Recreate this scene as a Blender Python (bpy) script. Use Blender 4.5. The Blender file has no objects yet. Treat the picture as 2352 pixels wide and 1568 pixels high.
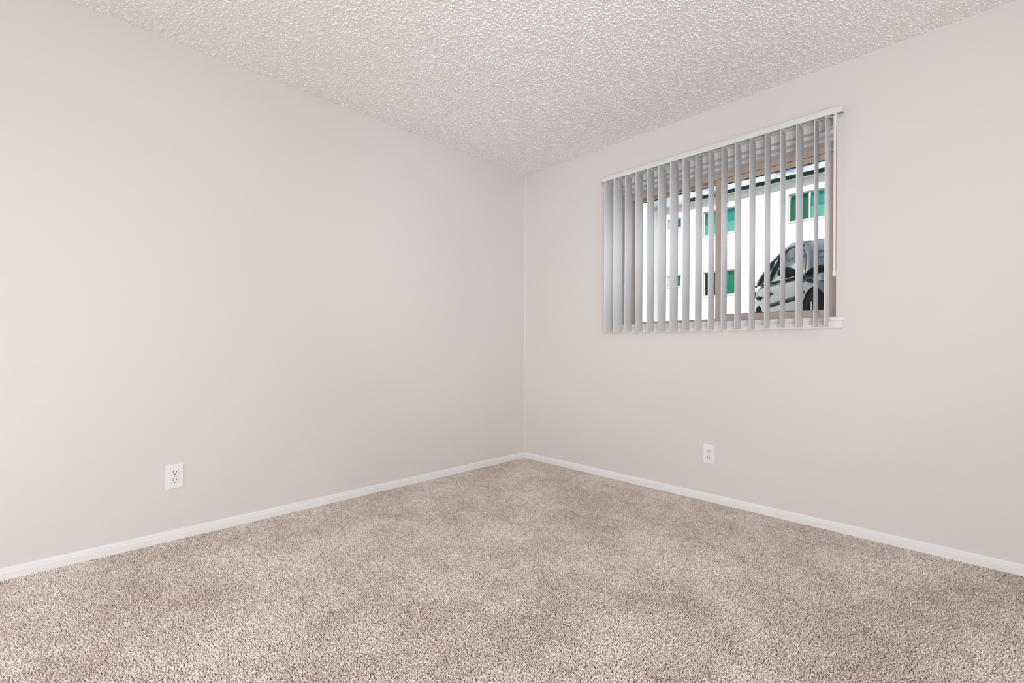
import bpy, bmesh, math, random
from mathutils import Vector, Matrix, noise

R = math.radians
random.seed(7)
S = bpy.context.scene
COL = S.collection

# ------------------------------------------------------------------ camera, world, sun, lamps, exposure
cam_d = bpy.data.cameras.new('camera')
cam_d.sensor_fit = 'HORIZONTAL'
cam_d.sensor_width = 36.0
cam_d.lens = 36.0 * 1062.0 / 2352.0
cam_d.shift_y = 15.17 / 2352.0
cam_d.clip_start = 0.02
cam_d.clip_end = 500
cam = bpy.data.objects.new('camera', cam_d)
COL.objects.link(cam)
_yaw, _roll = 0.79001, 0.00488
_fw = Vector((-math.sin(_yaw), math.cos(_yaw), 0))
_r0 = Vector((math.cos(_yaw), math.sin(_yaw), 0))
_u0 = _r0.cross(_fw)
_r = math.cos(_roll) * _r0 + math.sin(_roll) * _u0
_u = -math.sin(_roll) * _r0 + math.cos(_roll) * _u0
_m = Matrix((( _r.x, _u.x, -_fw.x, 2.7238), (_r.y, _u.y, -_fw.y, -2.84831), (_r.z, _u.z, -_fw.z, 0.93638), (0, 0, 0, 1)))
cam.matrix_world = _m
S.camera = cam

S.view_settings.view_transform = 'Standard'
S.view_settings.look = 'None'
S.view_settings.exposure = -0.03
S.view_settings.gamma = 1.0
S.view_settings.use_curve_mapping = False

world = bpy.data.worlds.new('sky')
S.world = world
world.use_nodes = True
wn, wl = world.node_tree.nodes, world.node_tree.links
wn.clear()
w_out = wn.new('ShaderNodeOutputWorld')
w_bg = wn.new('ShaderNodeBackground')
w_tc = wn.new('ShaderNodeTexCoord')
w_sep = wn.new('ShaderNodeSeparateXYZ')
w_ramp = wn.new('ShaderNodeValToRGB')
w_ramp.color_ramp.elements[0].position = 0.0
w_ramp.color_ramp.elements[0].color = (0.55, 0.80, 1.0, 1)
w_ramp.color_ramp.elements[1].position = 0.6
w_ramp.color_ramp.elements[1].color = (0.09, 0.32, 0.80, 1)
w_noise = wn.new('ShaderNodeTexNoise')
w_noise.inputs['Scale'].default_value = 10.0
w_noise.inputs['Detail'].default_value = 8.0
w_noise.inputs['Roughness'].default_value = 0.55
w_map = wn.new('ShaderNodeMapping')
w_map.inputs['Scale'].default_value = (1, 1, 1.8)
w_map.inputs['Location'].default_value = (-15.80871, -1.04375, 15.09372)
w_cr = wn.new('ShaderNodeValToRGB')
w_cr.color_ramp.elements[0].position = 0.44
w_cr.color_ramp.elements[1].position = 0.48
w_mix = wn.new('ShaderNodeMix')
w_mix.data_type = 'RGBA'
w_mix.inputs[7].default_value = (1.12, 1.12, 1.12, 1)
wl.new(w_tc.outputs['Generated'], w_sep.inputs[0])
wl.new(w_sep.outputs['Z'], w_ramp.inputs[0])
wl.new(w_tc.outputs['Generated'], w_map.inputs[0])
wl.new(w_map.outputs[0], w_noise.inputs['Vector'])
wl.new(w_noise.outputs[0], w_cr.inputs[0])
wl.new(w_cr.outputs[0], w_mix.inputs[0])
wl.new(w_ramp.outputs[0], w_mix.inputs[6])
wl.new(w_mix.outputs[2], w_bg.inputs[0])
wl.new(w_bg.outputs[0], w_out.inputs[0])
w_bg.inputs[1].default_value = 0.9

sun_d = bpy.data.lights.new('sun', 'SUN')
sun_d.energy = 6.5
sun_d.angle = R(0.6)
sun_d.color = (1.0, 0.97, 0.92)
sun = bpy.data.objects.new('sun', sun_d)
COL.objects.link(sun)
# light travels towards +y, down, and a little towards +x
sun.rotation_euler = Vector((0.06, 0.66, -0.75)).to_track_quat('-Z', 'Y').to_euler()

def area(name, loc, target, size, power, color=(1, 1, 1)):
    d = bpy.data.lights.new(name, 'AREA')
    d.shape = 'DISK'
    d.size = size
    d.energy = power
    d.color = color
    o = bpy.data.objects.new(name, d)
    COL.objects.link(o)
    o.location = loc
    o.rotation_euler = (Vector(target) - Vector(loc)).to_track_quat('-Z', 'Y').to_euler()
    return o

LAMP = (0.97, 0.985, 1.0)
area('ceiling_bounce_lamp', (2.75, -2.9, 1.55), (2.45, -2.6, 2.4), 0.5, 9.5, (0.93, 0.97, 1.0))
area('low_softbox', (3.6, -3.6, 0.6), (1.0, -1.0, 2.0), 1.0, 33.0, LAMP)
area('large_softbox', (3.9, -3.9, 0.9), (1.0, -1.0, 1.3), 1.6, 22.5, LAMP)
area('floor_fill_lamp', (1.3, -4.2, 0.9), (0.6, -2.4, 0.1), 1.0, 11.5, LAMP)  # unseen lamp added to lift the floor on the left

def spot_lamp(name, loc, target, angle, power, soft, blend=1.0):
    d = bpy.data.lights.new(name, 'SPOT')
    d.energy = power
    d.color = LAMP
    d.spot_size = R(angle)
    d.spot_blend = blend
    d.shadow_soft_size = soft
    o = bpy.data.objects.new(name, d)
    COL.objects.link(o)
    o.location = loc
    o.rotation_euler = (Vector(target) - Vector(loc)).to_track_quat('-Z', 'Y').to_euler()

spot_lamp('wide_flash', (3.3, -3.5, 1.7), (0, 0, 1.2), 80, 24, 0.25)
spot_lamp('corner_fill_spot', (3.3, -3.5, 1.7), (0, 0, 1.5), 45, 86, 0.25)  # unseen narrow spot added to lift the far corner
spot_lamp('window_fill_spot', (4.1, -2.1, 1.65), (1.25, 0, 1.75), 70, 22, 0.25, 0.55)  # unseen spot added to brighten the blind vanes

# ------------------------------------------------------------------ materials
def mat(name, color, rough=0.5, spec=0.5, metal=0.0):
    m = bpy.data.materials.new(name)
    m.use_nodes = True
    b = m.node_tree.nodes['Principled BSDF']
    b.inputs['Base Color'].default_value = (*color, 1)
    b.inputs['Roughness'].default_value = rough
    b.inputs['Specular IOR Level'].default_value = spec
    b.inputs['Metallic'].default_value = metal
    return m

def noise_color(m, c1, c2, scale, detail=3, lo=0.4, hi=0.6, rough=0.5, off=(0, 0, 0)):
    nt = m.node_tree
    b = nt.nodes['Principled BSDF']
    g = nt.nodes.new('ShaderNodeNewGeometry')
    n = nt.nodes.new('ShaderNodeTexNoise')
    n.inputs['Scale'].default_value = scale
    n.inputs['Detail'].default_value = detail
    n.inputs['Roughness'].default_value = rough
    r = nt.nodes.new('ShaderNodeValToRGB')
    r.color_ramp.elements[0].position = lo
    r.color_ramp.elements[1].position = hi
    r.color_ramp.elements[0].color = (*c1, 1)
    r.color_ramp.elements[1].color = (*c2, 1)
    va = nt.nodes.new('ShaderNodeVectorMath')
    va.operation = 'ADD'
    va.inputs[1].default_value = off
    nt.links.new(g.outputs['Position'], va.inputs[0])
    nt.links.new(va.outputs[0], n.inputs['Vector'])
    nt.links.new(n.outputs[0], r.inputs[0])
    nt.links.new(r.outputs[0], b.inputs['Base Color'])
    return r

def bump(m, scale, strength, dist, detail=2):
    nt = m.node_tree
    b = nt.nodes['Principled BSDF']
    g = nt.nodes.new('ShaderNodeNewGeometry')
    n = nt.nodes.new('ShaderNodeTexNoise')
    n.inputs['Scale'].default_value = scale
    n.inputs['Detail'].default_value = detail
    bp = nt.nodes.new('ShaderNodeBump')
    bp.inputs['Strength'].default_value = strength
    bp.inputs['Distance'].default_value = dist
    nt.links.new(g.outputs['Position'], n.inputs['Vector'])
    nt.links.new(n.outputs[0], bp.inputs['Height'])
    nt.links.new(bp.outputs[0], b.inputs['Normal'])

def thin_glass(name, tint, refl=0.08):
    m = bpy.data.materials.new(name)
    m.use_nodes = True
    nt = m.node_tree
    nt.nodes.clear()
    o = nt.nodes.new('ShaderNodeOutputMaterial')
    t = nt.nodes.new('ShaderNodeBsdfTransparent')
    t.inputs[0].default_value = (*tint, 1)
    gl = nt.nodes.new('ShaderNodeBsdfGlossy')
    gl.inputs['Roughness'].default_value = 0.01
    lw = nt.nodes.new('ShaderNodeFresnel')
    lw.inputs[0].default_value = 1.45
    mx = nt.nodes.new('ShaderNodeMixShader')
    mul = nt.nodes.new('ShaderNodeMath')
    mul.operation = 'MULTIPLY'
    mul.inputs[1].default_value = refl / 0.08
    nt.links.new(lw.outputs[0], mul.inputs[0])
    nt.links.new(mul.outputs[0], mx.inputs[0])
    nt.links.new(t.outputs[0], mx.inputs[1])
    nt.links.new(gl.outputs[0], mx.inputs[2])
    nt.links.new(mx.outputs[0], o.inputs[0])
    return m

M = {}
M['wall'] = mat('wall_paint', (0.785, 0.745, 0.73), 0.55, 0.3)
bump(M['wall'], 260, 0.05, 0.002)
M['ceiling'] = mat('ceiling_paint', (0.90, 0.87, 0.855), 0.38, 0.6)
bump(M['ceiling'], 150, 0.5, 0.004, 3)
M['caulk'] = mat('painted_caulk', (0.80, 0.765, 0.75), 0.5, 0.3)
M['trim'] = mat('white_trim_paint', (0.91, 0.91, 0.925), 0.3, 0.5)
M['sill'] = mat('sill_paint', (0.84, 0.83, 0.83), 0.3, 0.5)
M['frame'] = mat('tan_aluminium', (0.74, 0.62, 0.53), 0.45, 0.5)
M['gasket'] = mat('dark_gasket', (0.045, 0.032, 0.03), 0.6, 0.3)
M['vane'] = mat('vane_vinyl', (0.95, 0.96, 0.99), 0.42, 0.4)
_vb = M['vane'].node_tree
_tr = _vb.nodes.new('ShaderNodeBsdfTranslucent')
_tr.inputs[0].default_value = (0.95, 0.96, 0.99, 1)
_ms = _vb.nodes.new('ShaderNodeMixShader')
_ms.inputs[0].default_value = 0.13
_vb.links.new(_vb.nodes['Principled BSDF'].outputs[0], _ms.inputs[1])
_vb.links.new(_tr.outputs[0], _ms.inputs[2])
_vb.links.new(_ms.outputs[0], _vb.nodes['Material Output'].inputs[0])
M['rail'] = mat('rail_metal', (0.78, 0.80, 0.765), 0.35, 0.5)
M['rail_dark'] = mat('rail_slot', (0.12, 0.13, 0.125), 0.6, 0.3)
M['bracket'] = mat('bracket_zinc', (0.42, 0.44, 0.47), 0.4, 0.5, 0.5)
M['wand'] = mat('wand_plastic', (0.86, 0.83, 0.78), 0.3, 0.5)
M['plate'] = mat('outlet_plastic', (0.92, 0.92, 0.92), 0.3, 0.5)
M['slot'] = mat('outlet_slot', (0.03, 0.028, 0.028), 0.6, 0.3)
M['groove'] = mat('outlet_groove', (0.30, 0.29, 0.28), 0.6, 0.3)
M['screw'] = mat('painted_screw', (0.75, 0.74, 0.73), 0.35, 0.5)
M['glass'] = thin_glass('window_glass', (0.97, 0.985, 0.98), 0.05)
# carpet
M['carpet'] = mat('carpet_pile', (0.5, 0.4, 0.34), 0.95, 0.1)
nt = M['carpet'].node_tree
_r1 = noise_color(M['carpet'], (0.72, 0.615, 0.53), (0.91, 0.815, 0.745), 2.2, 8, 0.39, 0.58, 0.70, (20.931, 14.325, 0))  # broad light and dark patches: pile shading put into the colour
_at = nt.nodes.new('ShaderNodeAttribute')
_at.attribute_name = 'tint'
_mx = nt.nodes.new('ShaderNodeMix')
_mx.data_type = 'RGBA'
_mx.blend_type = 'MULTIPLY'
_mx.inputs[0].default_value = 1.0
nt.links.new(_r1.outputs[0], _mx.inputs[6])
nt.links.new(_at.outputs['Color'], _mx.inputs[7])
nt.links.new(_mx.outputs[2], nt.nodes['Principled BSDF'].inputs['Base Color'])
M['carpet_base'] = mat('carpet_backing', (0.42, 0.35, 0.30), 0.95, 0.1)
# outside
M['stucco'] = mat('white_stucco', (0.84, 0.83, 0.80), 0.8, 0.2)
bump(M['stucco'], 30, 0.2, 0.01)
M['grey_stucco'] = mat('grey_stucco', (0.36, 0.35, 0.33), 0.8, 0.2)
M['fascia'] = mat('dark_fascia', (0.002, 0.016, 0.013), 0.8, 0.05)
M['soffit'] = mat('soffit_paint', (0.55, 0.58, 0.58), 0.7, 0.2)
M['grey_flashing'] = mat('grey_flashing', (0.36, 0.38, 0.39), 0.5, 0.4)
M['out_frame'] = mat('pale_window_frame', (0.72, 0.70, 0.58), 0.4, 0.5)
M['out_glass'] = thin_glass('tinted_glass', (0.68, 0.88, 0.86), 0.05)
M['teal_curtain'] = mat('teal_curtain', (0.26, 0.66, 0.67), 0.8, 0.2)
M['green_curtain'] = mat('green_curtain', (0.07, 0.30, 0.21), 0.8, 0.2)
M['mint_curtain'] = mat('mint_curtain', (0.80, 0.95, 0.88), 0.8, 0.2)
M['emerald_curtain'] = mat('emerald_curtain', (0.02, 0.48, 0.30), 0.8, 0.2)
M['dark_curtain'] = mat('dark_curtain', (0.012, 0.022, 0.015), 0.8, 0.2)
M['grey_curtain'] = mat('slate_curtain', (0.26, 0.40, 0.44), 0.8, 0.2)
M['blue_curtain'] = mat('blue_curtain', (0.10, 0.36, 0.52), 0.8, 0.2)
M['pavement'] = mat('concrete_pavement', (0.55, 0.54, 0.51), 0.8, 0.2)
noise_color(M['pavement'], (0.26, 0.26, 0.25), (0.33, 0.33, 0.32), 2.0)
M['car_paint'] = mat('silver_car_paint', (0.04, 0.088, 0.11), 0.12, 0.5, 0.2)
M['car_glass'] = mat('car_glass', (0.010, 0.075, 0.115), 0.03, 0.6)
M['car_black'] = mat('car_black_trim', (0.004, 0.006, 0.006), 0.5, 0.2)
M['tyre'] = mat('tyre_rubber', (0.006, 0.006, 0.006), 0.8, 0.1)
M['alloy'] = mat('alloy_rim', (0.55, 0.57, 0.55), 0.25, 0.5, 0.9)
M['red_lens'] = mat('tail_lens', (0.10, 0.03, 0.03), 0.1, 0.6)
M['head_lens'] = mat('head_lens', (0.02, 0.09, 0.09), 0.08, 0.7)
M['clear_lens'] = mat('clear_lens', (0.86, 0.86, 0.84), 0.1, 0.6)

# ------------------------------------------------------------------ mesh helpers
def box(bm, x0, x1, y0, y1, z0, z1):
    vs = [bm.verts.new((x, y, z)) for x in (x0, x1) for y in (y0, y1) for z in (z0, z1)]
    for f in ((0, 1, 3, 2), (4, 6, 7, 5), (0, 4, 5, 1), (2, 3, 7, 6), (0, 2, 6, 4), (1, 5, 7, 3)):
        bm.faces.new([vs[i] for i in f])
    return vs

def bevel_all(bm, w, seg=2):
    bmesh.ops.bevel(bm, geom=list(bm.edges), offset=w, segments=seg, profile=0.5, affect='EDGES')

def obj(name, bm, m, parent=None, smooth=False, loc=None):
    bmesh.ops.recalc_face_normals(bm, faces=list(bm.faces))
    me = bpy.data.meshes.new(name)
    bm.to_mesh(me)
    bm.free()
    if smooth:
        for p in me.polygons:
            p.use_smooth = True
        me.set_sharp_from_angle(angle=R(38))
    me.materials.append(m)
    o = bpy.data.objects.new(name, me)
    COL.objects.link(o)
    if parent is not None:
        o.parent = parent
    if loc is not None:
        o.location = loc
    return o

def struct(name, bm, m, parent=None, smooth=False):
    o = obj(name, bm, m, parent, smooth)
    if parent is None:
        o['kind'] = 'structure'
    return o

def thing(name, label, cat, loc=(0, 0, 0), rotz=0.0, group=None):
    o = bpy.data.objects.new(name, None)
    COL.objects.link(o)
    o.location = loc
    o.rotation_euler = (0, 0, rotz)
    o['label'] = label
    o['category'] = cat
    if group:
        o['group'] = group
    return o

def prism_x(bm, prof, x0, x1):
    """profile (y, z) extruded along x"""
    a = [bm.verts.new((x0, y, z)) for y, z in prof]
    b = [bm.verts.new((x1, y, z)) for y, z in prof]
    n = len(prof)
    for i in range(n):
        j = (i + 1) % n
        bm.faces.new((a[i], a[j], b[j], b[i]))
    bm.faces.new(a)
    bm.faces.new(list(reversed(b)))

def tube(bm, pts, rad, sides=8, cap=True):
    pts = [Vector(p) for p in pts]
    rings = []
    for i, p in enumerate(pts):
        t = (pts[min(i + 1, len(pts) - 1)] - pts[max(i - 1, 0)]).normalized()
        ref = Vector((0, 0, 1)) if abs(t.z) < 0.9 else Vector((1, 0, 0))
        a = t.cross(ref).normalized()
        b = t.cross(a)
        rr = rad[i] if isinstance(rad, (list, tuple)) else rad
        rings.append([bm.verts.new(p + rr * (math.cos(2 * math.pi * k / sides) * a + math.sin(2 * math.pi * k / sides) * b)) for k in range(sides)])
    for q in range(len(rings) - 1):
        for k in range(sides):
            l = (k + 1) % sides
            bm.faces.new((rings[q][k], rings[q][l], rings[q + 1][l], rings[q + 1][k]))
    if cap:
        bm.faces.new(rings[0])
        bm.faces.new(list(reversed(rings[-1])))

def wall_xz(bm, x0, x1, z0, z1, y0, y1, holes):
    """slab between y0 and y1 with rectangular holes (hx0,hx1,hz0,hz1)"""
    xs = sorted({x0, x1, *[h[0] for h in holes], *[h[1] for h in holes]})
    zs = sorted({z0, z1, *[h[2] for h in holes], *[h[3] for h in holes]})
    V = {}
    def v(x, y, z):
        k = (round(x, 5), round(y, 5), round(z, 5))
        if k not in V:
            V[k] = bm.verts.new((x, y, z))
        return V[k]
    def solid(i, j):
        if i < 0 or j < 0 or i >= len(xs) - 1 or j >= len(zs) - 1:
            return False
        cx, cz = (xs[i] + xs[i + 1]) / 2, (zs[j] + zs[j + 1]) / 2
        return not any(h[0] < cx < h[1] and h[2] < cz < h[3] for h in holes)
    for i in range(len(xs) - 1):
        for j in range(len(zs) - 1):
            if not solid(i, j):
                continue
            a, b, c, d = xs[i], xs[i + 1], zs[j], zs[j + 1]
            for y in (y0, y1):
                bm.faces.new((v(a, y, c), v(b, y, c), v(b, y, d), v(a, y, d)))
            if not solid(i - 1, j):
                bm.faces.new((v(a, y0, c), v(a, y1, c), v(a, y1, d), v(a, y0, d)))
            if not solid(i + 1, j):
                bm.faces.new((v(b, y0, c), v(b, y1, c), v(b, y1, d), v(b, y0, d)))
            if not solid(i, j - 1):
                bm.faces.new((v(a, y0, c), v(b, y0, c), v(b, y1, c), v(a, y1, c)))
            if not solid(i, j + 1):
                bm.faces.new((v(a, y0, d), v(b, y0, d), v(b, y1, d), v(a, y1, d)))

def scatter_patch(name, bm_mesh, material, parent, size, nx, ny, z, flip=False):
    """one mesh patch repeated over a grid of tiles by geometry nodes, each tile turned by a quarter"""
    o = bpy.data.objects.new(name, bm_mesh)
    bm_mesh.materials.append(material)
    COL.objects.link(o)
    o.parent = parent
    o['kind'] = 'stuff'
    g = bpy.data.node_groups.new(name, 'GeometryNodeTree')
    g.interface.new_socket('Geometry', in_out='INPUT', socket_type='NodeSocketGeometry')
    g.interface.new_socket('Geometry', in_out='OUTPUT', socket_type='NodeSocketGeometry')
    gi = g.nodes.new('NodeGroupInput')
    go = g.nodes.new('NodeGroupOutput')
    gr = g.nodes.new('GeometryNodeMeshGrid')
    gr.inputs['Size X'].default_value = (nx - 1) * size
    gr.inputs['Size Y'].default_value = (ny - 1) * size
    gr.inputs['Vertices X'].default_value = nx
    gr.inputs['Vertices Y'].default_value = ny
    tr = g.nodes.new('GeometryNodeTransform')
    tr.inputs['Translation'].default_value = (nx * size / 2, -ny * size / 2, z)
    ip = g.nodes.new('GeometryNodeInstanceOnPoints')
    rv = g.nodes.new('FunctionNodeRandomValue')
    rv.data_type = 'INT'
    for s_ in rv.inputs:
        if s_.name == 'Min' and s_.type == 'INT':
            s_.default_value = 0
        if s_.name == 'Max' and s_.type == 'INT':
            s_.default_value = 3
    mu = g.nodes.new('ShaderNodeMath')
    mu.operation = 'MULTIPLY'
    mu.inputs[1].default_value = math.pi / 2
    cx = g.nodes.new('ShaderNodeCombineXYZ')
    out_int = [s_ for s_ in rv.outputs if s_.type == 'INT'][0]
    L = g.links
    L.new(out_int, mu.inputs[0])
    L.new(mu.outputs[0], cx.inputs['Z'])
    L.new(gr.outputs['Mesh'], tr.inputs['Geometry'])
    L.new(tr.outputs['Geometry'], ip.inputs['Points'])
    L.new(gi.outputs[0], ip.inputs['Instance'])
    L.new(cx.outputs[0], ip.inputs['Rotation'])
    L.new(ip.outputs[0], go.inputs[0])
    md = o.modifiers.new('scatter', 'NODES')
    md.node_group = g
    return o

# ------------------------------------------------------------------ room shell
H = 2.40
RX, RY = 4.30, -4.40           # room extents
GZ = 0.99                      # ground level outside (the room is partly below it)
T_WALL = 0.24
OX0, OX1, OZ0, OZ1 = 0.90, 2.208, 1.085, 2.083   # window opening

bm = bmesh.new(); box(bm, -0.2, RX + 0.2, RY - 0.2, T_WALL, -0.15, 0.0)
floor = struct('floor', bm, M['carpet_base'])
bm = bmesh.new(); box(bm, -0.2, RX + 0.2, RY - 0.2, T_WALL, H, H + 0.2)
ceiling = struct('ceiling', bm, M['ceiling'])
bm = bmesh.new(); box(bm, -0.2, 0, RY - 0.2, T_WALL, 0, H)
struct('wall_left', bm, M['wall'])
bm = bmesh.new(); wall_xz(bm, 0, RX + 0.2, 0, H, 0, T_WALL, [(OX0, OX1, OZ0, OZ1)])
wall_right = struct('wall_right', bm, M['wall'])
bm = bmesh.new(); box(bm, RX, RX + 0.2, RY - 0.2, 0, 0, H)
struct('wall_side', bm, M['wall'])
bm = bmesh.new(); box(bm, 0, RX, RY - 0.2, RY, 0, H)
struct('wall_back', bm, M['wall'])

# the storeys above the room
bm = bmesh.new(); box(bm, -6, 14, RY - 4, T_WALL, H + 0.2, 11.5)
struct('wall_upper', bm, M['grey_stucco'])

# baseboards
prof = [(0.0, 0.0), (0.012, 0.0), (0.012, 0.036), (0.0105, 0.0385), (0.0085, 0.040), (0.0085, 0.0475), (0.0065, 0.052), (0.003, 0.0545), (0.0, 0.055)]
def baseboard(name, fn, length, miter0, miter1):
    b = bmesh.new()
    n = len(prof)
    a = [b.verts.new(fn(d if miter0 else 0.0, d, z)) for d, z in prof]
    c = [b.verts.new(fn(length - (d if miter1 else 0.0), d, z)) for d, z in prof]
    for i in range(n):
        j = (i + 1) % n
        b.faces.new((a[i], a[j], c[j], c[i]))
    b.faces.new(a); b.faces.new(list(reversed(c)))
    return struct(name, b, M['trim'])
baseboard('baseboard_left', lambda s, d, z: (d, -s, z), -RY, True, True)
baseboard('baseboard_right', lambda s, d, z: (s, -d, z), RX, True, True)
baseboard('baseboard_side', lambda s, d, z: (RX - d, -s, z), -RY, True, True)
baseboard('baseboard_back', lambda s, d, z: (s, RY + d, z), RX, True, True)

# painted caulk bead down the inside corner
bm = bmesh.new()
a_ = [bm.verts.new(q) for q in ((0, 0, 0.055), (0.005, 0, 0.055), (0, -0.003, 0.055))]
b_ = [bm.verts.new(q) for q in ((0, 0, H), (0.005, 0, H), (0, -0.003, H))]
for i in range(3):
    bm.faces.new((a_[i], a_[(i + 1) % 3], b_[(i + 1) % 3], b_[i]))
bm.faces.new(a_); bm.faces.new(list(reversed(b_)))
struct('trim_2', bm, M['caulk'])

# popcorn texture on the ceiling: one patch of sprayed blobs, tiled
def blob_patch(size, spacing):
    rnd = random.Random(3)
    verts, faces = [], []
    n = int(size / spacing)
    tmp = bmesh.new()
    bmesh.ops.create_icosphere(tmp, subdivisions=2, radius=1.0)
    base_v = [v.co.copy() for v in tmp.verts]
    keep = [f for f in tmp.faces if sum(v.co.z for v in f.verts) / 3 < 0.35]
    idx = sorted({v.index for f in keep for v in f.verts})
    remap = {i: k for k, i in enumerate(idx)}
    fl = [[remap[v.index] for v in f.verts] for f in keep]
    bv = [base_v[i] for i in idx]
    tmp2 = bmesh.new()
    bmesh.ops.create_icosphere(tmp2, subdivisions=1, radius=1.0)
    keep2 = [f for f in tmp2.faces if sum(v.co.z for v in f.verts) / 3 < 0.35]
    idx2 = sorted({v.index for f in keep2 for v in f.verts})
    remap2 = {i: k for k, i in enumerate(idx2)}
    fl2 = [[remap2[v.index] for v in f.verts] for f in keep2]
    bv2 = [tmp2.verts[i].co.copy() for i in idx2] if tmp2.verts.ensure_lookup_table() is None else []
    for i in range(n):
        for j in range(n):
            if rnd.random() < 0.18:
                continue
            x = (i + 0.5 + rnd.uniform(-.55, .55)) * spacing - size / 2
            y = (j + 0.5 + rnd.uniform(-.55, .55)) * spacing - size / 2
            rr = 0.0018 + 0.0036 * rnd.random() ** 2.2
            big = rr > 0.0034
            V_, F_ = (bv, fl) if big else (bv2, fl2)
            sx, sy = rnd.uniform(0.75, 1.5), rnd.uniform(0.75, 1.5)
            h = rr * rnd.uniform(0.55, 1.0)
            a = rnd.uniform(0, math.pi)
            ca, sa = math.cos(a), math.sin(a)
            o = len(verts)
            ph = rnd.uniform(0, 50)
            for c in V_:
                k = 1 + 0.28 * noise.noise(Vector((c.x * 1.4 + ph, c.y * 1.4, c.z * 1.4)))
                px, py = c.x * sx * rr * k, c.y * sy * rr * k
                verts.append((x + ca * px - sa * py, y + sa * px + ca * py, c.z * h * k))
            faces += [[o + q for q in f] for f in F_]
    me = bpy.data.meshes.new('popcorn_texture')
    me.from_pydata(verts, [], faces)
    for p in me.polygons:
        p.use_smooth = True
    tmp.free(); tmp2.free()
    return me
M['popcorn'] = mat('popcorn_paint', (0.91, 0.88, 0.865), 0.30, 0.7)
scatter_patch('popcorn_texture', blob_patch(0.5, 0.0078), M['popcorn'], ceiling, 0.5, 9, 9, H)

# carpet pile: one patch of twisted tufts, tiled
def tuft_patch(size, spacing):
    rnd = random.Random(11)
    n = int(round(size / spacing))
    verts, faces, tint = [], [], []
    sides = 5
    for i in range(n):
        for j in range(n):
            x = (i + 0.5 + rnd.uniform(-.5, .5)) * spacing - size / 2
            y = (j + 0.5 + rnd.uniform(-.5, .5)) * spacing - size / 2
            h = rnd.uniform(0.0060, 0.0095)
            lean = rnd.uniform(0.0, 0.9)
            az = rnd.uniform(0, 2 * math.pi)
            dx, dy = math.cos(az) * lean * h, math.sin(az) * lean * h
            r0 = rnd.uniform(0.0018, 0.0027)
            o = len(verts)
            tw = rnd.uniform(0, 6)
            g = rnd.gauss(1.02, 0.19)
            w = rnd.uniform(-.018, .018)
            for t, rr in ((0.0, 0.75), (0.55, 1.0), (0.9, 0.85)):
                for k in range(sides):
                    a = 2 * math.pi * k / sides + tw + t * 1.2
                    q = t * t
                    verts.append((x + dx * q + rr * r0 * math.cos(a), y + dy * q + rr * r0 * math.sin(a), h * t + rnd.uniform(-.0004, .0004)))
                    sh = 0.78 + 0.24 * t
                    tint.append((g * (1 + w), g, g * (1 - w), 1))
            verts.append((x + dx * 1.1, y + dy * 1.1, h * 1.02))
            tint.append((g * 1.04, g * 1.04, g * 1.04, 1))
            for s in range(2):
                for k in range(sides):
                    l = (k + 1) % sides
                    faces.append((o + s * sides + k, o + s * sides + l, o + (s + 1) * sides + l, o + (s + 1) * sides + k))
            for k in range(sides):
                faces.append((o + 2 * sides + k, o + 2 * sides + (k + 1) % sides, o + 3 * sides))
    me = bpy.data.meshes.new('carpet_pile')
    me.from_pydata(verts, [], faces)
    at = me.color_attributes.new('tint', 'FLOAT_COLOR', 'POINT')
    at.data.foreach_set('color', [c for t in tint for c in t])
    for p in me.polygons:
        p.use_smooth = True
    return me
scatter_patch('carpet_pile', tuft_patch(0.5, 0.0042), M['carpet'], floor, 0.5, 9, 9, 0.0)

# ------------------------------------------------------------------ window
window = bpy.data.objects.new('window_1', None)
COL.objects.link(window)
window['kind'] = 'structure'
# stepped header inside the opening
Y1, Y2, Y3 = 0.035, 0.085, 0.148
bm = bmesh.new(); box(bm, OX0, OX1, Y1, Y2, 2.063, OZ1); obj('header_step', bm, M['sill'], window)
bm = bmesh.new(); box(bm, OX0, OX1, Y2, T_WALL, 2.0475, OZ1); obj('header_step', bm, M['sill'], window)
ZT, ZB = 2.041, 1.098          # frame top and bottom
FY = Y3
def fbox(name, x0, x1, y0, y1, z0, z1, m, parent=None, bev=0.0012):
    b = bmesh.new(); box(b, x0, x1, y0, y1, z0, z1)
    if bev:
        bevel_all(b, bev, 1)
    return obj(name, b, M[m], parent or window)
FZ1 = 2.013
fbox('frame_head', OX0, OX1, FY, T_WALL - 0.01, FZ1, 2.0475, 'frame')
fbox('frame_jamb', OX0, OX0 + 0.045, FY, T_WALL - 0.01, ZB, FZ1, 'frame')
fbox('frame_jamb', OX1 - 0.045, OX1, FY, T_WALL - 0.01, ZB, FZ1, 'frame')
fbox('frame_sill', OX0 + 0.045, OX1 - 0.045, FY, T_WALL - 0.01, ZB, 1.118, 'frame')
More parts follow.
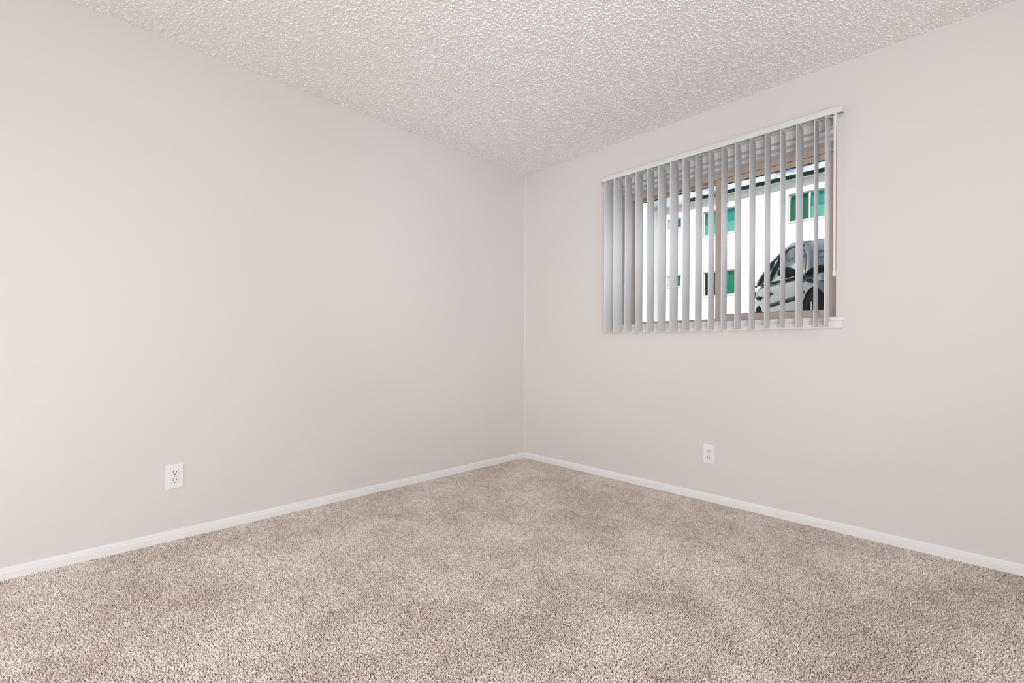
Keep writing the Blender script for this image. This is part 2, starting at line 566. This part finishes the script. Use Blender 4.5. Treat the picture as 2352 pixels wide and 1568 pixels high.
# inner (right) sash
def sash(name, x0, x1, z0, z1, y0, st_l, st_r, rail_t, rail_b, th=0.022):
    s = bpy.data.objects.new(name, None)
    COL.objects.link(s)
    s.parent = window
    fbox('stile', x0, x0 + st_l, y0, y0 + th, z0, z1, 'frame', s)
    fbox('stile', x1 - st_r, x1, y0, y0 + th, z0, z1, 'frame', s)
    fbox('top_rail', x0 + st_l, x1 - st_r, y0, y0 + th, z1 - rail_t, z1, 'frame', s)
    fbox('bottom_rail', x0 + st_l, x1 - st_r, y0, y0 + th, z0, z0 + rail_b, 'frame', s)
    g = bmesh.new()
    a0, a1, b0, b1 = x0 + st_l, x1 - st_r, z0 + rail_b, z1 - rail_t
    wall_xz(g, a0, a1, b0, b1, y0 + 0.002, y0 + 0.006, [(a0 + 0.004, a1 - 0.004, b0 + 0.003, b1 - 0.005)])
    obj('gasket', g, M['gasket'], s)
    g = bmesh.new()
    box(g, a0, a1, y0 + 0.009, y0 + 0.012, b0, b1)
    obj('glass_pane', g, M['glass'], s)
    return s
sash('sash', 1.537, OX1 - 0.012, 1.112, 2.0105, FY + 0.002, 0.042, 0.062, 0.034, 0.042)
sash('sash', OX0 + 0.02, 1.585, 1.108, 2.0105, FY + 0.040, 0.032, 0.042, 0.014, 0.020)
# latch on the meeting stile
bm = bmesh.new(); box(bm, 1.533, 1.5365, FY - 0.006, FY + 0.01, 1.925, 1.945); obj('latch', bm, M['rail'], window)

# sill: nose and apron
trim = bpy.data.objects.new('trim_1', None)
COL.objects.link(trim)
trim['kind'] = 'structure'
SX0, SX1 = 0.868, 2.2435
bm = bmesh.new(); box(bm, SX0, SX1, -0.016, 0.0, 1.0845, 1.104); bevel_all(bm, 0.002, 2); obj('sill_nose', bm, M['sill'], trim)
bm = bmesh.new(); box(bm, OX0, OX1, 0.0, FY, 1.085, 1.104); obj('sill_stool', bm, M['sill'], trim)
bm = bmesh.new()
prism_x(bm, [(0, 1.0445), (-0.007, 1.0445), (-0.0095, 1.048), (-0.0095, 1.0845), (0, 1.0845)], SX0 + 0.002, SX1 - 0.006)
obj('sill_apron', bm, M['sill'], trim)

# ------------------------------------------------------------------ vertical blind
blind = thing('vertical_blind', 'white vertical blind with eighteen open vanes hanging in front of the window', 'blind', (0, 0, 0))
RXA, RXB = 0.838, 2.2445
# headrail: C-profile, front with a lip line, open slot underneath
bm = bmesh.new()
prof_r = [(-0.085, 2.1165), (-0.085, 2.1385), (-0.0835, 2.1400), (-0.083, 2.1470), (-0.0795, 2.1490), (-0.042, 2.1490), (-0.040, 2.1470), (-0.040, 2.1165), (-0.052, 2.1165), (-0.052, 2.1195), (-0.0435, 2.1195), (-0.0435, 2.1445), (-0.0815, 2.1445), (-0.0815, 2.1195), (-0.074, 2.1195), (-0.074, 2.1165)]
prism_x(bm, prof_r, RXA, RXB)
rail = obj('headrail', bm, M['rail'], blind)
for xe, sg in ((RXA, -1), (RXB, 1)):
    bm = bmesh.new()
    x0, x1 = (xe - 0.003, xe) if sg < 0 else (xe, xe + 0.003)
    box(bm, x0, x1, -0.086, -0.039, 2.1155, 2.150)
    bevel_all(bm, 0.001, 1)
    obj('end_cap', bm, M['rail'], blind)
bm = bmesh.new(); box(bm, RXA + 0.004, RXB - 0.004, -0.0812, -0.0438, 2.1300, 2.1440); obj('carrier_track', bm, M['rail_dark'], blind)
bm = bmesh.new(); tube(bm, [(RXA + 0.004, -0.0625, 2.1245), (RXB - 0.004, -0.0625, 2.1245)], 0.0022, 6); obj('tilt_rod', bm, M['bracket'], blind)
for xb in (0.880, 1.50, 2.178):
    bm = bmesh.new()
    box(bm, xb - 0.014, xb + 0.014, -0.072, -0.0005, 2.1492, 2.1512)
    box(bm, xb - 0.014, xb + 0.014, -0.003, -0.0005, 2.088 if xb > 1 else 2.10, 2.1492)
    bevel_all(bm, 0.0004, 1)
    obj('mounting_bracket', bm, M['bracket'], blind)

VANES = [(0.8806, 79.5), (0.957, 76.9), (1.0385, 89.9), (1.1196, 87.4), (1.2025, 87.0), (1.2853, 82.5), (1.3654, 81.7), (1.4451, 86.7), (1.5235, 87.1), (1.5996, 89.9), (1.6747, 90.1), (1.7511, 87.8), (1.8276, 88.2), (1.9054, 88.5), (1.9808, 89.8), (2.0596, 82.3), (2.1344, 89.8), (2.1825, 86.8)]
VW, VZ0, VZ1 = 0.089, 1.0525, 2.109
def vane_mesh():
    b = bmesh.new()
    n = 12
    for_t = []
    zs = [VZ0, VZ1]
    rows = {}
    for s_, off in ((0, 0.0005), (1, -0.0005)):
        for zi, z in enumerate(zs):
            for i in range(n + 1):
                u = (i / n - 0.5) * VW
                bow = -0.0036 * (1 - (2 * u / VW) ** 2) + 0.0018
                zz = z
                if zi == 1 and i in (0, n):
                    zz -= 0.003
                if zi == 0 and i in (0, n):
                    zz += 0.001
                rows[(s_, zi, i)] = b.verts.new((u, bow + off, zz))
    for i in range(n):
        b.faces.new([rows[(0, 0, i)], rows[(0, 0, i + 1)], rows[(0, 1, i + 1)], rows[(0, 1, i)]])
        b.faces.new([rows[(1, 0, i + 1)], rows[(1, 0, i)], rows[(1, 1, i)], rows[(1, 1, i + 1)]])
        for zi in (0, 1):
            q = [rows[(0, zi, i)], rows[(0, zi, i + 1)], rows[(1, zi, i + 1)], rows[(1, zi, i)]]
            b.faces.new(q)
    for i in (0, n):
        b.faces.new([rows[(0, 0, i)], rows[(0, 1, i)], rows[(1, 1, i)], rows[(1, 0, i)]])
    return b
def carrier_mesh():
    b = bmesh.new()
    tube(b, [(0, 0, 2.131), (0, 0, 2.1215), (0, 0, 2.1205), (0, 0, 2.1155)], [0.006, 0.006, 0.0042, 0.0035], 10)
    box(b, -0.0035, 0.0035, -0.0014, 0.0014, 2.100, 2.1157)
    return b
v0 = obj('vane', vane_mesh(), M['vane'], blind)
for p in v0.data.polygons:
    p.use_smooth = len(p.vertices) == 4 and abs(p.normal.z) < 0.5 and abs(p.normal.x) < 0.5
c0 = obj('carrier', carrier_mesh(), M['rail'], v0)
for i, (x, a) in enumerate(VANES):
    if i == 0:
        v, c = v0, c0
    else:
        v = v0.copy(); COL.objects.link(v); v.parent = blind
        c = c0.copy(); COL.objects.link(c); c.parent = v
    v.location = (x, -0.0625, 0)
    v.rotation_euler = (0, 0, R(a))
# control wand with its hook and tip
bm = bmesh.new()
WX, WY = 2.2165, -0.0905
tube(bm, [(WX, WY, 2.085), (WX, WY, 1.325)], 0.0055, 12)
wand = obj('wand', bm, M['wand'], blind)
bm = bmesh.new()
tube(bm, [(WX, WY + 0.028, 2.122), (WX, WY + 0.014, 2.118), (WX, WY + 0.002, 2.110), (WX, WY, 2.098), (WX, WY, 2.083)], [0.005, 0.006, 0.007, 0.008, 0.0078], 10)
obj('wand_hook', bm, M['rail'], wand)
bm = bmesh.new()
tube(bm, [(WX, WY, 1.330), (WX, WY, 1.322), (WX, WY, 1.306), (WX, WY, 1.301)], [0.006, 0.0082, 0.0082, 0.005], 12)
obj('wand_tip', bm, M['wand'], wand)

# ------------------------------------------------------------------ wall outlets
def rounded_face(b, cx, cz, rad, halfh, y0, y1, n=28):
    """duplex receptacle face: a circle cut flat above and below"""
    pts = []
    for k in range(n):
        a = 2 * math.pi * k / n
        pts.append((cx + rad * math.cos(a), cz + max(-halfh, min(halfh, rad * math.sin(a)))))
    a_ = [b.verts.new((x, y0, z)) for x, z in pts]
    c_ = [b.verts.new((cx + (x - cx) * 0.97, y1, cz + (z - cz) * 0.97)) for x, z in pts]
    for i in range(n):
        j = (i + 1) % n
        b.faces.new((a_[i], a_[j], c_[j], c_[i]))
    b.faces.new(c_)
def outlet(label, loc, rotz):
    t = thing('wall_outlet', label, 'outlet', loc, rotz)
    # local: x along the wall, -y into the room, z up from the plate centre
    b = bmesh.new()
    W2, H2 = 0.035, 0.0575
    outer = [(-W2, -H2), (W2, -H2), (W2, H2), (-W2, H2)]
    lv = []
    for (ins, y) in ((0.0, 0.0), (0.0, -0.003), (0.0012, -0.0048), (0.004, -0.0058)):
        lv.append([b.verts.new((x - math.copysign(ins, x), y, z - math.copysign(ins, z))) for x, z in outer])
    for q in range(3):
        for i in range(4):
            j = (i + 1) % 4
            b.faces.new((lv[q][i], lv[q][j], lv[q + 1][j], lv[q + 1][i]))
    b.faces.new(lv[3])
    obj('cover_plate', b, M['plate'], t)
    for cz in (0.0195, -0.0195):
        b = bmesh.new()
        n = 28
        ring = []
        for sc, y in ((1.06, -0.0057), (1.06, -0.0062), (1.0, -0.0060)):
            pass
        rounded_face(b, 0, cz, 0.0172, 0.0140, -0.0050, -0.0074)
        rc = obj('receptacle', b, M['plate'], t)
        # shadow groove round the face
        b = bmesh.new()
        rounded_face(b, 0, cz, 0.0180, 0.0147, -0.0050, -0.00590)
        obj('groove', b, M['groove'], rc)
        for sx, hh in ((-0.0064, 0.0044), (0.0064, 0.0036)):
            b = bmesh.new(); box(b, sx - 0.0012, sx + 0.0012, -0.0077, -0.0060, cz + 0.0035 - hh, cz + 0.0035 + hh)
            obj('slot', b, M['slot'], rc)
        b = bmesh.new(); tube(b, [(0, -0.0060, cz - 0.0075), (0, -0.0077, cz - 0.0075)], 0.0026, 12)
        obj('ground_hole', b, M['slot'], rc)
    b = bmesh.new(); tube(b, [(0, -0.0050, 0), (0, -0.0066, 0), (0, -0.0070, 0)], [0.0032, 0.0032, 0.0022], 14)
    obj('screw', b, M['screw'], t)
    return t
outlet('white duplex wall outlet on the left wall, the larger one nearer the camera', (0.0, -2.4330, 0.3112), R(90))
outlet('white duplex wall outlet on the window wall, below the blind', (1.5657, 0.0, 0.2937), 0.0)

# ------------------------------------------------------------------ outside: ground, apartment building
bm = bmesh.new(); box(bm, -60, 60, T_WALL, 60, GZ - 0.3, GZ)
struct('ground', bm, M['pavement'])

FYB = 18.0
bld = thing('apartment_building', 'white apartment building with a dark roof edge, seen through the window', 'building', (-3, FYB, GZ))
def bobj(name, b, m, parent=None):
    """mesh given in world coordinates, parented under the building"""
    bmesh.ops.translate(b, verts=list(b.verts), vec=Vector((3, -FYB, -GZ)))
    return obj(name, b, m, parent or bld)
WINS = [  # x0, x1, z0, z1, mullions, curtains left to right
    (-7.765, -7.10, 6.61, 7.105, [], ['blue_curtain']),
    (-7.765, -7.10, 3.87, 4.412, [], ['grey_curtain']),
    (-6.06, -4.56, 6.015, 7.125, [-5.35], ['teal_curtain', 'teal_curtain']),
    (-6.05, -4.56, 3.30, 4.40, [-5.35], ['dark_curtain', 'emerald_curtain']),
    (-2.65, -1.10, 6.015, 7.13, [-1.936], ['green_curtain', 'teal_curtain']),
    (-2.65, -1.10, 3.30, 4.40, [-1.936], ['teal_curtain', 'teal_curtain']),
    (1.2, 2.7, 6.015, 7.13, [1.95], ['teal_curtain', 'green_curtain']),
    (1.2, 2.7, 3.30, 4.40, [1.95], ['teal_curtain', 'teal_curtain']),
]
bm = bmesh.new()
wall_xz(bm, -8.25, 12, GZ, 7.80, FYB, FYB + 0.3, [(w[0], w[1], w[2], w[3]) for w in WINS])
bobj('front_wall', bm, M['stucco'])
bm = bmesh.new(); box(bm, -8.25, 12, FYB + 0.9, FYB + 6, GZ, 7.80); bobj('building_core', bm, M['stucco'])
# projecting wing on the left, higher than the main roof
bm = bmesh.new(); box(bm, -20, -8.25, FYB - 1.1, FYB + 6, GZ, 9.6); bobj('side_wing', bm, M['stucco'])
bm = bmesh.new(); box(bm, -6.75, 12, FYB - 0.26, FYB + 0.3, 7.64, 7.80); bobj('roof_fascia', bm, M['fascia'])
bm = bmesh.new(); box(bm, -8.249, -6.75, FYB - 0.26, FYB + 0.3, 7.64, 7.80); bobj('roof_flashing', bm, M['grey_flashing'])
bm = bmesh.new(); box(bm, -8.249, 12, FYB - 0.25, FYB - 0.001, 7.625, 7.64); bobj('roof_soffit', bm, M['soffit'])
# scupper box on the wing's return wall
bm = bmesh.new()
vs = box(bm, -8.249, -8.10, FYB - 0.62, FYB - 0.42, 7.50, 7.68)
for v in vs:
    if v.co.z < 7.6:
        v.co.x = -8.249 + (v.co.x + 8.249) * 0.45
        v.co.y = FYB - 0.52 + (v.co.y - FYB + 0.52) * 0.5
bobj('scupper', bm, M['grey_flashing'])
def curtain_bm(x0, x1, z0, z1, y):
    b = bmesh.new()
    n = max(8, int((x1 - x0) / 0.04))
    a = []
    for i in range(n + 1):
        x = x0 + (x1 - x0) * i / n
        yy = y + 0.014 * math.sin(i * 1.57) + 0.006 * math.sin(i * 0.7)
        a.append((b.verts.new((x, yy, z0)), b.verts.new((x, yy, z1))))
    for i in range(n):
        b.faces.new((a[i][0], a[i + 1][0], a[i + 1][1], a[i][1]))
    return b
for (x0, x1, z0, z1, mull, curts) in WINS:
    b = bmesh.new()
    ft = 0.045
    ms = [(m_ - 0.025, m_ + 0.025) for m_ in mull]
    edges = [x0 + ft] + [e for m_ in ms for e in m_] + [x1 - ft]
    panes = [(edges[i], edges[i + 1]) for i in range(0, len(edges), 2)]
    wall_xz(b, x0, x1, z0, z1, FYB + 0.07, FYB + 0.12, [(p0, p1, z0 + ft, z1 - ft) for p0, p1 in panes])
    fr = bobj('window', b, M['out_frame'])
    for (p0, p1), cu in zip(panes, curts):
        b = bmesh.new(); box(b, p0, p1, FYB + 0.09, FYB + 0.096, z0 + ft, z1 - ft); bobj('pane', b, M['out_glass'], fr)
        b = curtain_bm(p0, p1, z0 + ft, z1 - ft, FYB + 0.165); bobj('curtain', b, M[cu], fr)
        if cu == 'teal_curtain':
            b = curtain_bm(p0, p1, z0 + ft, z0 + 0.46 * (z1 - z0), FYB + 0.118); bobj('cafe_curtain', b, M['mint_curtain'], fr)
    b = bmesh.new(); box(b, x0 - 0.02, x1 + 0.02, FYB - 0.03, FYB + 0.07, z0 - 0.03, z0); bobj('window_ledge', b, M['stucco'], fr)

# ------------------------------------------------------------------ parked car
CAR_O = Vector((1.442, 4.909, GZ))
HD = math.atan2(-0.86371, 0.50399)
car = thing('car', 'silver car parked outside behind the right half of the blind', 'car', CAR_O, HD)

def loft(b, rings, close=True):
    vr = [[b.verts.new(p) for p in r_] for r_ in rings]
    n = len(vr[0])
    for q in range(len(vr) - 1):
        for k in range(n if close else n - 1):
            l = (k + 1) % n
            b.faces.new((vr[q][k], vr[q][l], vr[q + 1][l], vr[q + 1][k]))
    return vr

ST = [  # x, half width, bottom z, shoulder z, crown z
    (-1.90, 0.55, 0.45, 0.86, 0.88), (-1.84, 0.74, 0.33, 0.97, 1.00), (-1.60, 0.81, 0.26, 1.02, 1.05), (-1.28, 0.835, 0.22, 1.01, 1.04),
    (-0.70, 0.845, 0.20, 0.965, 1.00), (0.0, 0.85, 0.20, 0.915, 0.96), (0.60, 0.85, 0.20, 0.875, 0.93), (1.00, 0.845, 0.20, 0.85, 0.95),
    (1.40, 0.835, 0.22, 0.80, 0.90), (1.75, 0.78, 0.26, 0.73, 0.80), (1.95, 0.68, 0.32, 0.64, 0.70), (2.03, 0.50, 0.42, 0.56, 0.59)]
WHEELS = (1.27, -1.20)
def section(x, hw, zb, zt, zc):
    zm = zb + (zt - zb) * 0.50
    half = [(0.0, zb), (0.80 * hw, zb), (0.96 * hw, zb + 0.07), (1.0 * hw, zm - 0.12), (0.985 * hw, zm + 0.04), (1.0 * hw, zm + 0.10), (0.975 * hw, zt - 0.07), (0.93 * hw, zt), (0.72 * hw, zt + 0.75 * (zc - zt)), (0.0, zc)]
    left = [(x, y, z) for y, z in half]
    right = [(x, -y, z) for y, z in reversed(half[1:-1])]
    return left + right
bm = bmesh.new()
vr = loft(bm, [section(*s_) for s_ in ST])
bm.faces.new(vr[0]); bm.faces.new(list(reversed(vr[-1])))
body = obj('body', bm, M['car_paint'], car, True)
ss = body.modifiers.new('subdivision', 'SUBSURF'); ss.levels = 2; ss.render_levels = 2
cutters = []
for wx in WHEELS:
    bm = bmesh.new(); tube(bm, [(wx, -1.2, 0.31), (wx, -0.52, 0.31)], 0.365, 40)
    bb = bmesh.new(); bb.free()
    c_ = obj('arch_cut', bm, M['car_black'], car)
    cutters.append(c_)
    bm = bmesh.new(); tube(bm, [(wx, 1.2, 0.31), (wx, 0.52, 0.31)], 0.365, 40)
    cutters.append(obj('arch_cut', bm, M['car_black'], car))
for c_ in cutters:
    bo = body.modifiers.new('arch', 'BOOLEAN')
    bo.operation = 'DIFFERENCE'
    bo.object = c_
    bo.solver = 'EXACT'
    bo.material_mode = 'TRANSFER'
bpy.context.view_layer.update()
dg = bpy.context.evaluated_depsgraph_get()
new_me = bpy.data.meshes.new_from_object(body.evaluated_get(dg))
body.modifiers.clear()
body.data = new_me
new_me.set_sharp_from_angle(angle=R(40))
for c_ in cutters:
    bpy.data.objects.remove(c_, do_unlink=True)

# roof shell
RT = [(0.15, 0.50, 1.44, 1.47), (-0.10, 0.54, 1.475, 1.51), (-0.50, 0.555, 1.51, 1.545), (-1.00, 0.55, 1.495, 1.53), (-1.40, 0.53, 1.42, 1.455), (-1.60, 0.51, 1.33, 1.365)]
bm = bmesh.new()
def roof_ring(x, hw, ze, zc, dz):
    out = []
    for k in range(9):
        t = -1 + 2 * k / 8
        out.append((x, hw * t, ze + (zc - ze) * (1 - t * t) - dz))
    return out
top = [roof_ring(*r_, 0.0) for r_ in RT]
bot = [roof_ring(*r_, 0.035) for r_ in RT]
loft(bm, [a + list(reversed(b)) for a, b in zip(top, bot)])
obj('roof', bm, M['car_paint'], car, True)

def panel(name, corners_fn, nu, nv, m, thick=0.006):
    b = bmesh.new()
    g = [[b.verts.new(corners_fn(i / nu, j / nv)) for j in range(nv + 1)] for i in range(nu + 1)]
    for i in range(nu):
        for j in range(nv):
            b.faces.new((g[i][j], g[i + 1][j], g[i + 1][j + 1], g[i][j + 1]))
    bmesh.ops.recalc_face_normals(b, faces=list(b.faces))
    bmesh.ops.solidify(b, geom=list(b.faces), thickness=thick)
    return obj(name, b, m, car, True)

def lerp(a, b, t):
    return tuple(a[k] + (b[k] - a[k]) * t for k in range(3))
def bez(p, t):
    q = list(p)
    while len(q) > 1:
        q = [lerp(q[i], q[i + 1], t) for i in range(len(q) - 1)]
    return q[0]
# windscreen and rear window (curved across the car)
def ws(u, v):
    y = -1 + 2 * u
    base = (1.42 - 0.20 * y * y, 0.70 * y, 0.965 - 0.035 * y * y)
    topp = (0.26 - 0.06 * y * y, 0.50 * y, 1.465 - 0.03 * y * y)
    p = lerp(base, topp, v)
    return (p[0], p[1], p[2] + 0.035 * math.sin(math.pi * v))
panel('windshield', ws, 12, 6, M['car_glass'])
def rw(u, v):
    y = -1 + 2 * u
    base = (-1.88 + 0.06 * y * y, 0.66 * y, 1.04)
    topp = (-1.58 + 0.03 * y * y, 0.50 * y, 1.355 - 0.03 * y * y)
    return lerp(base, topp, v)
panel('rear_window', rw, 8, 4, M['car_glass'])
# side glass follows the belt line and an arched roof line
def arch_pt(x, side):
    """point of the arched window top at x"""
    pts = [(1.00, 0.865), (0.82, 1.02), (0.64, 1.15), (0.45, 1.245), (0.24, 1.325), (0.05, 1.39), (-0.13, 1.435), (-0.52, 1.485), (-0.97, 1.47), (-1.34, 1.395), (-1.57, 1.295), (-1.75, 1.12), (-1.82, 1.03)]
    for (xa, za), (xb, zb) in zip(pts, pts[1:]):
        if xb <= x <= xa:
            t = (xa - x) / (xa - xb)
            z = za + (zb - za) * t
            y = 0.79 - (z - 0.92) * 0.44
            return (x, side * y, z)
    return (x, side * 0.78, 1.0)
def belt_pt(x, side):
    return (x, side * 0.79, 0.93 - 0.073 * x)
for side in (-1, 1):
    for xa, xb in ((0.93, -0.74), (-0.82, -1.28), (-1.34, -1.72)):
        panel('side_window', lambda u, v, s=side, a=xa, b_=xb: lerp(belt_pt(a + (b_ - a) * u, s), arch_pt(a + (b_ - a) * u, s), v), 10, 4, M['car_glass'])
    b = bmesh.new()
    tube(b, [arch_pt(1.00 - 2.80 * i / 30, side) for i in range(31)], 0.017, 8)
    tube(b, [belt_pt(0.96 - 2.72 * i / 10, side) for i in range(11)], 0.012, 6)
    obj('window_trim', b, M['car_black'], car, True)
    for xp in (-0.78, -1.31):
        b = bmesh.new()
        p0, p1 = belt_pt(xp, side), arch_pt(xp, side)
        tube(b, [p0, lerp(p0, p1, 0.5), p1], 0.036, 8)
        obj('door_pillar', b, M['car_black'], car, True)
    # painted roof pillar running outside the glass from cowl to tail
    b = bmesh.new()
    pts = []
    for i in range(31):
        p = Vector(arch_pt(0.30 - 2.10 * i / 30, side))
        pts.append((p.x, p.y - side * 0.028, p.z + 0.034))
    tube(b, pts, 0.036, 10)
    obj('roof_pillar', b, M['car_paint'], car, True)
    # windscreen pillar: painted skin between the side glass and the windscreen
    def fp(u, v, s=side):
        a_ = Vector(arch_pt(1.0 - 1.08 * u, s)) + Vector((0, s * 0.012, 0))
        w_ = Vector(ws(0.0 if s < 0 else 1.0, u)) + Vector((0, 0, 0.008))
        q_ = a_.lerp(w_, v)
        return (q_.x + 0.02 * math.sin(math.pi * v), q_.y + s * 0.025 * math.sin(math.pi * v), q_.z + 0.015 * math.sin(math.pi * v))
    panel('front_pillar', fp, 12, 5, M['car_paint'])
    # wing mirror
    b = bmesh.new()
    bmesh.ops.create_icosphere(b, subdivisions=3, radius=1.0)
    for v in b.verts:
        v.co = Vector((0.72 + v.co.x * (0.075 if v.co.x > 0 else 0.035), side * 0.945 + v.co.y * 0.105, 0.93 + v.co.z * 0.07))
    mr = obj('wing_mirror', b, M['car_black'], car, True)
    b = bmesh.new(); tube(b, [(0.74, side * 0.79, 0.885), (0.72, side * 0.88, 0.905)], 0.022, 8); obj('mirror_arm', b, M['car_black'], mr, True)
    # door handles in a dark cup
    for hx in (-0.52, -1.12):
        b = bmesh.new()
        bmesh.ops.create_icosphere(b, subdivisions=2, radius=1.0)
        for v in b.verts:
            v.co = Vector((hx + v.co.x * 0.085, side * 0.846 + v.co.y * 0.012, 0.79 + v.co.z * 0.04))
        cup = obj('handle_cup', b, M['car_black'], car, True)
        b = bmesh.new()
        tube(b, [(hx - 0.09, side * 0.845, 0.79), (hx - 0.05, side * 0.872, 0.797), (hx + 0.05, side * 0.872, 0.797), (hx + 0.09, side * 0.845, 0.79)], 0.011, 8)
        obj('door_handle', b, M['car_paint'], cup, True)
    # reflection drawn as a dark band low on the doors, and door seams
    b = bmesh.new()
    tube(b, [(0.80, side * 0.836, 0.60), (0.3, side * 0.838, 0.605), (-0.4, side * 0.836, 0.61), (-0.68, side * 0.832, 0.615)], 0.032, 8)
    obj('door_reflection', b, M['car_black'], car, True)
    b = bmesh.new()
    tube(b, [(0.93, side * 0.815, 0.85), (0.88, side * 0.840, 0.70), (0.80, side * 0.848, 0.45), (0.72, side * 0.828, 0.27)], 0.007, 6)
    obj('door_seam', b, M['car_black'], car, True)
    b = bmesh.new()
    tube(b, [(-0.76, side * 0.810, 0.97), (-0.74, side * 0.835, 0.78), (-0.72, side * 0.845, 0.45), (-0.72, side * 0.825, 0.27)], 0.007, 6)
    obj('door_seam', b, M['car_black'], car, True)
    # side marker lamp behind the front wheel arch
    b = bmesh.new(); box(b, 0.93, 1.00, side * 0.835, side * 0.856, 0.625, 0.665); bevel_all(b, 0.006, 2)
    obj('side_marker', b, M['clear_lens'], car)
    # tail lamp and headlamp
    b = bmesh.new()
    bmesh.ops.create_icosphere(b, subdivisions=3, radius=1.0)
    for v in b.verts:
        v.co = Vector((-1.80 + v.co.x * 0.09, side * 0.70 + v.co.y * 0.10, 0.90 + v.co.z * 0.09))
    obj('tail_light', b, M['red_lens'], car, True)
    b = bmesh.new()
    bmesh.ops.create_icosphere(b, subdivisions=3, radius=1.0)
    for v in b.verts:
        v.co = Vector((1.46 + v.co.x * 0.34, side * 0.72 + v.co.y * 0.11, 0.745 + v.co.z * 0.075 - v.co.x * 0.07))
    obj('headlight', b, M['head_lens'], car, True)
# grille and bumper intake
b = bmesh.new(); box(b, 1.95, 2.035, -0.42, 0.42, 0.36, 0.47); bevel_all(b, 0.02, 2); obj('grille', b, M['car_black'], car)
# wheels
for wx in WHEELS:
    for side in (-1, 1):
        b = bmesh.new()
        prof_t = [(0.20, 0.0), (0.20, 0.20), (0.29, 0.205), (0.31, 0.185), (0.313, 0.10), (0.31, 0.02), (0.29, 0.0)]
        n = 36
        rings = []
        for k in range(n):
            a = 2 * math.pi * k / n
            rings.append([b.verts.new((wx + rr * math.cos(a), side * (0.64 + yy), 0.313 + rr * math.sin(a))) for rr, yy in prof_t])
        for k in range(n):
            l = (k + 1) % n
            for q in range(len(prof_t)):
                s2 = (q + 1) % len(prof_t)
                b.faces.new((rings[k][q], rings[k][s2], rings[l][s2], rings[l][q]))
        tyre = obj('wheel', b, M['tyre'], car, True)
        b = bmesh.new()
        tube(b, [(wx, side * 0.70, 0.313), (wx, side * 0.80, 0.313)], 0.202, 36)
        for k in range(7):
            a = 2 * math.pi * k / 7
            c_, s_ = math.cos(a), math.sin(a)
            tube(b, [(wx + 0.03 * c_, side * 0.822, 0.313 + 0.03 * s_), (wx + 0.195 * c_, side * 0.815, 0.313 + 0.195 * s_)], [0.03, 0.02], 6)
        tube(b, [(wx, side * 0.79, 0.313), (wx, side * 0.835, 0.313)], 0.045, 16)
        obj('rim', b, M['alloy'], tyre)
